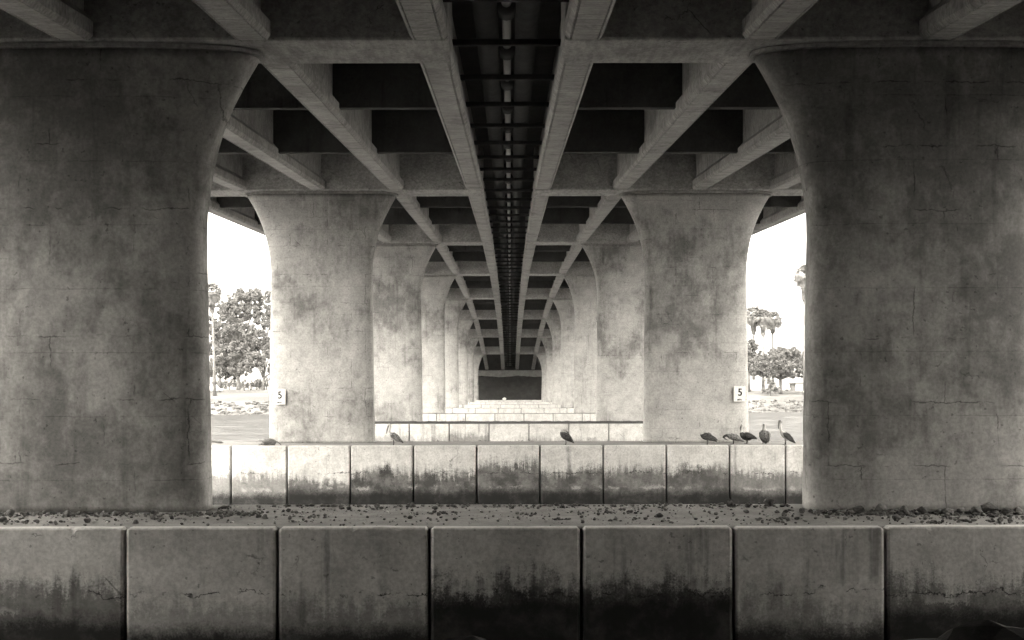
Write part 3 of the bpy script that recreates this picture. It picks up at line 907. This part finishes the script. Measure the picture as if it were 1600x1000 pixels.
bird(1145, 690, 1.6, LOW, 'pelican stooping low with grey back, second of the five on the right', -1)
bird(1167, 689, 2.0, ROUND, 'round dark-bodied pelican with thin pale neck, third of the five on the right', -1)
bird(1194, 690, 1.8, FRONT, 'mottled pelican turned away, fourth of the five on the right', -1, R(60))
bird(1227, 694, 0.9, STRETCH, 'tall pelican with dark head and long white neck, rightmost of the birds', -1)

# debris on the second footing
y = D1 + S + 0.75
x = 0.08 + (418.5 - 797) / 1994 * y
v, f = rock_data(77, 3, 0.55, 0.2)
root = empty('driftwood_heap', (x, y, 0))
tag(root, 'low grey heap with twigs on the second footing left of the plate', 'debris')
o = link('mound', mesh_from('mound', v, f, True), M['wood'], root, (0, 0, -0.05)); o.scale = (0.75, 0.6, 0.75)
for tw in ([(-0.5, 0, .02), (-0.1, -.1, .16), (.2, -.1, .24)], [(0.2, -.1, .26), (.45, 0, .18), (.62, .05, .03)], [(-.2, -.15, .2), (-.45, -.2, .28)]):
    link('twig', tubes_mesh('twig', [(tw, 0.018)], 6), M['wood'], root)
y = D1 + S + 3.2
x = 0.08 + (337 - 797) / 1994 * y
tag(link('driftwood', tubes_mesh('driftwood', [([(-.30, 0, .05), (-.1, .05, .12), (.15, 0, .06), (.36, .05, .03)], [.03, .08, .07, .02]), ([(-.2, 0, .1), (-.28, .02, .22)], [.03, .012])], 8), M['wood'], None, (x, y, 0)), 'small driftwood piece at the left end of the second footing', 'driftwood')

# white bundle under the far abutment
v, f = rock_data(91, 2, 0.7, 0.3)
y = 309.5; x = 0.08 + (787.5 - 797) / 1994 * y
o = link('white_bundle', mesh_from('white_bundle', v, f, True), M['white_paint'], None, (x, y, far_z(x, y) - 0.05)); o.scale = (1.15, 0.7, 0.95)
tag(o, 'small white bundle at the foot of the dark slope under the far abutment', 'bundle')

# ------------------------------------------------------------------ trees on the far shore
def quads(centers, normals_spread, size, rs, stretch=1.6, droop=None):
    """one small leaf-clump quad per centre, numpy"""
    n = len(centers)
    a = rs.normal(size=(n, 3)); a /= np.linalg.norm(a, axis=1)[:, None]
    b = rs.normal(size=(n, 3))
    if droop is not None:
        a = a * 0.6 + np.array([0, 0, -1.0]) * droop; a /= np.linalg.norm(a, axis=1)[:, None]
    b -= a * np.sum(a * b, axis=1)[:, None]; b /= np.linalg.norm(b, axis=1)[:, None]
    s = size * rs.uniform(0.6, 1.3, size=(n, 1))
    p0 = centers - a * s * stretch / 2
    p1 = centers + b * s / 2
    p2 = centers + a * s * stretch / 2
    p3 = centers - b * s / 2
    return np.stack([p0, p1, p2, p3], axis=1).reshape(-1, 3)
def quad_mesh(name, V):
    n = len(V) // 4
    me = bpy.data.meshes.new(name)
    me.vertices.add(len(V)); me.vertices.foreach_set('co', V.astype(np.float32).ravel())
    me.loops.add(len(V)); me.loops.foreach_set('vertex_index', np.arange(len(V), dtype=np.int32))
    me.polygons.add(n); me.polygons.foreach_set('loop_start', np.arange(0, len(V), 4, dtype=np.int32))
    me.update(calc_edges=True); me.validate()
    return me
def P(px, y, py=None):
    x = 0.08 + (px - 797) / 1994 * y
    return (x, y, CAM_Z - (py - 605) / 1994 * y) if py is not None else (x, y, far_z(x, y))
def leafy_tree(name, base, blobs, mat, label, trunk_r, bark, seed, leaf=0.30, dens=85.0, group=None, droop=None, cat='tree'):
    """blobs: (dx, dy, z above base, radius)"""
    rs = np.random.RandomState(seed)
    root = empty(name, base)
    tag(root, label, cat, group)
    pts = []
    for (dx, dy, z, r) in blobs:
        # sub-clumps on the lobe's surface give light and dark clumps and gaps
        m = int(10 + r * r * 5)
        d = rs.normal(size=(m, 3)); d /= np.linalg.norm(d, axis=1)[:, None]
        c = np.array([dx, dy, z]) + d * r * rs.uniform(0.45, 1.0, size=(m, 1)) * np.array([1, 1, .85])
        for q in c:
            rr = rs.uniform(0.22, 0.46) * (0.6 + 0.28 * r)
            k = int(dens * (0.5 + rr * rr * 1.4))
            e = rs.normal(size=(k, 3)); e /= np.linalg.norm(e, axis=1)[:, None]
            pts.append(q + e * rr * rs.uniform(0.3, 1.0, size=(k, 1)) ** 0.5)
    pts = np.concatenate(pts)
    V = quads(pts, None, leaf, rs, 1.5, droop)
    link('crown', quad_mesh('crown', V), mat, root)
    tr = []
    top = max(b[2] for b in blobs)
    fork = min(b[2] - b[3] * 0.6 for b in blobs)
    fork = max(1.2, fork)
    tr.append(([(0, 0, -0.3), (0.05, 0, fork * 0.5), (0.1 * rs.normal(), 0.1, fork)], [trunk_r * 1.25, trunk_r, trunk_r * 0.85]))
    for (dx, dy, z, r) in blobs:
        tr.append(([(0.0, 0.05, fork * 0.92), (dx * 0.45, dy * 0.45, fork + (z - fork) * 0.5), (dx, dy, z)], [trunk_r * 0.55, trunk_r * 0.36, trunk_r * 0.10]))
    link('trunk', tubes_mesh('trunk', tr, 8), bark, root)
    return root
def palm(base, height, label, seed, crown=2.2, skirt=2.2, tr=0.28, lean=0.0, group='tall fan palms on the far shore'):
    rs = np.random.RandomState(seed)
    root = empty('palm_tree', base)
    tag(root, label, 'palm tree', group)
    link('trunk', tubes_mesh('trunk', [([(0, 0, -.3), (lean * .3, 0, height * .35), (lean * .7, 0, height * .7), (lean, 0, height)], [tr * 1.5, tr * 1.05, tr * 0.9, tr * 0.8])], 10), M['bark_pale'], root)
    def fans(n, emin, emax, L, size):
        V = []
        for i in range(n):
            az = rs.uniform(0, 2 * math.pi); el = rs.uniform(emin, emax)
            d = np.array([math.cos(az) * math.cos(el), math.sin(az) * math.cos(el), math.sin(el)])
            side = np.array([-math.sin(az), math.cos(az), 0]); up = np.cross(d, side)
            ln = L * rs.uniform(.75, 1.1)
            o = np.array([lean, 0, height]) + d * ln * 0.12
            hub = np.array([lean, 0, height]) + d * ln * 0.55 + np.array([0, 0, -0.06 * ln])
            V += [o - side * .03, hub - side * .03, hub + side * .03, o + side * .03]
            nb = 9
            for k in range(nb):
                a = (k / (nb - 1) - .5) * 2.3
                dd = d * math.cos(a) + side * math.sin(a)
                tip = hub + dd * ln * 0.55 + np.array([0, 0, -0.28 * ln * rs.uniform(.5, 1.5)])
                pw = np.cross(dd, up); pw /= np.linalg.norm(pw) + 1e-6
                m = hub + dd * ln * .25
                V += [hub, m - pw * .13 * size, tip, m + pw * .13 * size]
        return np.array(V)
    link('crown', quad_mesh('crown', fans(95, -1.0, 1.3, crown, 1.1)), M['leaf'], root)
    # hanging dead fronds
    k = 700
    h = rs.uniform(0, 1, size=k)
    az = rs.uniform(0, 2 * math.pi, size=k)
    rr = (0.30 + 0.45 * (1 - h) * rs.uniform(.5, 1.2, size=k)) * crown * 0.42
    c = np.stack([lean + np.cos(az) * rr, np.sin(az) * rr, height - 0.3 - h * skirt], axis=1)
    V = quads(c, None, 0.42, rs, 2.6, 1.4)
    link('dead_fronds', quad_mesh('dead_fronds', V), M['frond_dead'], root)
    return root
# left gap: tall loose eucalyptus trees
euc = 'eucalyptus trees on the far shore'
b = P(372, 333)
leafy_tree('eucalyptus_tree', b, [(-3.0, 0, 20.5, 3.2), (0.5, 1, 23.5, 3.6), (4.2, 0, 24.2, 3.0), (-4.6, 0, 15.5, 3.0), (-0.6, -1, 16.0, 3.6), (3.2, -1, 15.0, 3.0), (-2.6, -1, 10.2, 3.6), (2.4, -1.5, 9.6, 3.6), (6.0, 0, 18.5, 2.2), (0, -1, 5.4, 3.0), (-5, 0, 6.5, 3.0), (-0.5, 0, 19.6, 3.4), (3.4, 1, 20.4, 3.0), (-3.4, 1, 13.0, 3.0), (1.6, 0, 12.6, 3.2), (6.2, 1, 12.0, 2.6)], M['leaf'], 'tallest loose-crowned tree in the middle of the left gap', 0.5, M['bark_pale'], 3, group=euc)
b = P(411, 328)
leafy_tree('eucalyptus_tree', b, [(-1.5, 0, 13.2, 3.0), (1.5, 1, 17.5, 2.8), (2.0, 0, 10.0, 3.4), (-2.0, -1, 7.4, 3.2), (2.5, 0, 23.8, 2.4), (1.6, 0, 20.6, 2.0), (3.5, 0, 5.0, 2.8)], M['leaf'], 'leafy tree beside the second column in the left gap', 0.4, M['bark'], 4, group=euc)
b = P(343, 340)
leafy_tree('eucalyptus_tree', b, [(-2.0, 0, 17.6, 2.6), (1.0, 1, 14.5, 3.2), (-1.4, 0, 11.4, 3.4), (1.8, -1, 8.6, 3.2), (-2.5, 0, 6.0, 3.0), (2.8, 0, 4.8, 2.6)], M['leaf_dark'], 'darker tree behind the palm trunk in the left gap', 0.4, M['bark'], 5, group=euc)
for px, yy, sd, h in ((330, 352, 21, 2.2), (358, 356, 22, 2.6), (392, 352, 23, 2.4), (416, 350, 24, 3.0)):
    b = P(px, yy)
    leafy_tree('shrub', b, [(-1.6, 0, h * .6, h * .55), (0.8, .5, h * .7, h * .6), (2.6, 0, h * .5, h * .5)], M['leaf_pale'], {330: 'shrub at the left end under the left gap trees', 358: 'shrub right of the palm trunk under the left gap trees', 392: 'shrub below the tallest tree in the left gap', 416: 'shrub beside the second column under the trees'}[px], 0.1, M['bark'], sd, 0.35, 20, 'shrubs under the left gap trees', cat='shrub')
b = P(335, 300)
palm(b, 24.4, 'slim fan palm with tall bare trunk in the left gap', 31, 2.9, 4.2, 0.30, -0.6)
# right gap
b = P(1219, 322)
leafy_tree('shade_tree', b, [(-4.6, 0, 6.6, 2.7), (-1.8, -1, 8.2, 3.0), (1.6, 0, 9.0, 3.0), (4.6, 0, 7.8, 2.8), (6.6, 0, 6.4, 2.4), (-6.4, 0, 6.0, 2.0), (0, -2, 6.6, 2.6), (3.0, -2, 6.0, 2.4), (-3.0, -2, 5.6, 2.2), (5.8, -1, 5.2, 1.9), (0.2, 1, 10.2, 2.6), (3.4, 1, 9.6, 2.6), (-3.4, 1, 9.0, 2.6), (-6.2, 1, 8.0, 2.4)], M['leaf_dark'], 'broad dome-crowned shade tree in the right gap', 0.42, M['bark'], 41, 0.30, 90, 'shade trees in the right gap')
b = P(1170, 334)
leafy_tree('shade_tree', b, [(-1.5, 0, 10.0, 2.8), (1.0, 0, 8.5, 2.4), (0.5, 0, 12.0, 2.0), (-2, 0, 7.0, 2.6)], M['leaf_dark'], 'dark tree half hidden by the second right column', 0.36, M['bark'], 42, 0.30, 90, 'shade trees in the right gap')
b = P(1256, 330)
leafy_tree('shade_tree', b, [(-0.5, 0, 8.2, 2.4), (2.0, 0, 9.2, 2.6), (1.0, 0, 6.6, 2.4)], M['leaf'], 'smaller tree beside the nearest right column in the right gap', 0.34, M['bark'], 43, 0.30, 90, 'shade trees in the right gap')
palm(P(1177, 350), 20.6, 'left fan palm of the cluster above the shade tree', 51, 3.2, 5.0, .3)
palm(P(1192, 346), 19.8, 'middle fan palm of the cluster above the shade tree', 52, 2.9, 4.6, .28)
palm(P(1207, 352), 19.4, 'right fan palm of the cluster above the shade tree', 53, 3.1, 3.4, .26)
palm(P(1257, 318), 29.8, 'tallest fan palm, cut by the nearest right column', 54, 3.4, 6.0, .32)
b = P(1203, 316)
leafy_tree('spiky_shrub', b, [(-1.2, 0, 1.6, 1.3), (0.6, 0, 2.4, 1.5), (1.8, 0, 1.6, 1.1), (0, 0, 3.6, 1.0)], M['leaf_pale'], 'pale spiky shrub at the foot of the shade tree', 0.1, M['bark'], 61, 0.35, 24, cat='shrub')

# ------------------------------------------------------------------ park furniture far behind the shore
def car(base, rotz, label, mat, van=False):
    root = empty('parked_car', base, rotz)
    tag(root, label, 'car', 'vehicles parked in the shore park')
    hh = 0.45 if van else 0.0
    prof = [(-2.2, .35), (-2.25, .8), (-2.0, 1.0), (-1.7, 1.45 + hh), (0.6, 1.5 + hh), (1.25, 1.02), (2.1, .88), (2.25, .6), (2.2, .35)]
    k = len(prof)
    vs = [(x, s * (0.86 if z < 1.1 else 0.72), z) for s in (-1, 1) for x, z in prof]
    fs = [tuple(range(k)), tuple(range(2 * k - 1, k - 1, -1))] + [(i, (i + 1) % k, k + (i + 1) % k, k + i) for i in range(k)]
    link('body', mesh_from('body', vs, fs), mat, root)
    for s in (-1, 1):
        vs = [(-1.62, s * .80, 1.08), (0.95, s * .80, 1.08), (0.5, s * .755, 1.40 + hh), (-1.45, s * .755, 1.40 + hh)]
        link('side_window', mesh_from('side_window', vs + [(a, b - s * .05, c) for a, b, c in vs], [(0, 1, 2, 3), (4, 7, 6, 5), (0, 4, 5, 1), (1, 5, 6, 2), (2, 6, 7, 3), (3, 7, 4, 0)]), M['glass'], root)
        for xw in (-1.4, 1.4):
            wh = link('wheel', tubes_mesh('wheel', [([(xw, s * .68, .34), (xw, s * .90, .34)], .34, (1, 0, 0))], 16, False), M['rubber'], root)
            link('rim', tubes_mesh('rim', [([(xw, s * .88, .34), (xw, s * .91, .34)], .2, (1, 0, 0))], 12, False), M['pipe'], wh)
car(P(333, 318), R(8), 'white vehicle behind the palm trunk at the left edge of the left gap', M['white_paint'], True)
car(P(1220, 338), R(175), 'white car parked under the right shade tree', M['white_paint'])
# picnic tables
def picnic(base, rotz, label):
    root = empty('picnic_table', base, rotz)
    tag(root, label, 'picnic table', 'picnic tables under the left trees')
    link('table_top', box_mesh('table_top', -1.0, 1.0, -.38, .38, .70, .76, .01, 1), M['wood'], root)
    for s in (-1, 1):
        link('bench_seat', box_mesh('bench_seat', -1.0, 1.0, s * .72 - .14, s * .72 + .14, .42, .47, .01, 1), M['wood'], root)
        link('leg_frame', boxes_mesh('leg_frame', [(s * .7 - .05, s * .7 + .05, -.8, .8, .34, .42), (s * .7 - .05, s * .7 + .05, -.55, -.45, 0, .34), (s * .7 - .05, s * .7 + .05, .45, .55, 0, .34), (s * .7 - .05, s * .7 + .05, -.1, .1, .42, .7)]), M['wood'], root)
for px, yy, lab in ((386, 322, 'left picnic table under the left gap trees'), (396, 325, 'middle picnic table under the left gap trees'), (406, 323, 'right picnic table under the left gap trees')):
    picnic(P(px, yy), R(px * 7 % 40 - 20), lab)
# shelter and wall behind the right lawn
b = P(1249, 341)
root = empty('park_shelter', b)
tag(root, 'low white park building with a dark flat roof edge in the right gap', 'building')
link('wall', box_mesh('wall', -1.4, 4.5, -1.6, 1.6, -0.2, 1.9, .02, 1), M['white_paint'], root)
link('door', box_mesh('door', -2.4, -1.403, -1.4, 1.4, -0.2, 1.9, .02, 1), M['wood'], root)
link('roof', box_mesh('roof', -3.1, 4.9, -2.0, 2.0, 1.904, 2.16, .03, 1), M['roof'], root)
b = P(1180, 345)
root = empty('white_kiosk', b)
tag(root, 'plain white kiosk beside the second right column, under the trees', 'kiosk')
link('wall', box_mesh('wall', -1.2, 1.2, -1.2, 1.2, -0.2, 2.5, .02, 1), M['white_paint'], root)
link('roof', box_mesh('roof', -1.35, 1.35, -1.35, 1.35, 2.504, 2.62, .02, 1), M['white_paint'], root)
b = P(1261.5, 312)
root = empty('lamp_post', b)
tag(root, 'slim pale lamp post beside the nearest right column', 'lamp post')
link('pole', tubes_mesh('pole', [([(0, 0, -.1), (0, 0, 3.9)], [0.10, 0.07])], 10), M['white_paint'], root)
link('lamp_head', box_mesh('lamp_head', -.16, .16, -.16, .16, 3.9, 4.2, .03, 1), M['white_paint'], root)
b = P(1261, 306)
root = empty('utility_cabinet', b)
tag(root, 'pale utility cabinet in front of the lamp post in the right gap', 'cabinet')
link('cabinet_body', box_mesh('cabinet_body', -.8, .8, -.4, .4, -.1, 1.35, .03, 1), M['stone_pale'], root)
link('lid', box_mesh('lid', -.86, .86, -.46, .46, 1.354, 1.75, .03, 1), M['white_paint'], root)
b = P(420.5, 312)
tag(link('marker_post', tubes_mesh('marker_post', [([(0, 0, -.1), (0, 0, 3.0), (0, 0, 3.1)], [.11, .10, .05])], 8), M['white_paint'], None, b), 'white marker post right beside the second left column', 'post')

# ------------------------------------------------------------------ thin bright haze over the channel
HAZE_DENSITY = 0.00008
hm = bpy.data.materials.new('haze_air')
hm.use_nodes = True
for n_ in list(hm.node_tree.nodes):
    if n_.type == 'BSDF_PRINCIPLED': hm.node_tree.nodes.remove(n_)
pv = hm.node_tree.nodes.new('ShaderNodeVolumePrincipled')
pv.inputs['Color'].default_value = (0.95, 0.93, 0.89, 1)
pv.inputs['Density'].default_value = HAZE_DENSITY
pv.inputs['Anisotropy'].default_value = 0.2
hm.node_tree.links.new(pv.outputs[0], hm.node_tree.nodes['Material Output'].inputs['Volume'])
tag(link('haze', box_mesh('haze', -2600, 2600, -420, 3600, -8.0, 45.0), hm), 'thin bright haze over the channel and far shore', 'haze', kind='stuff')
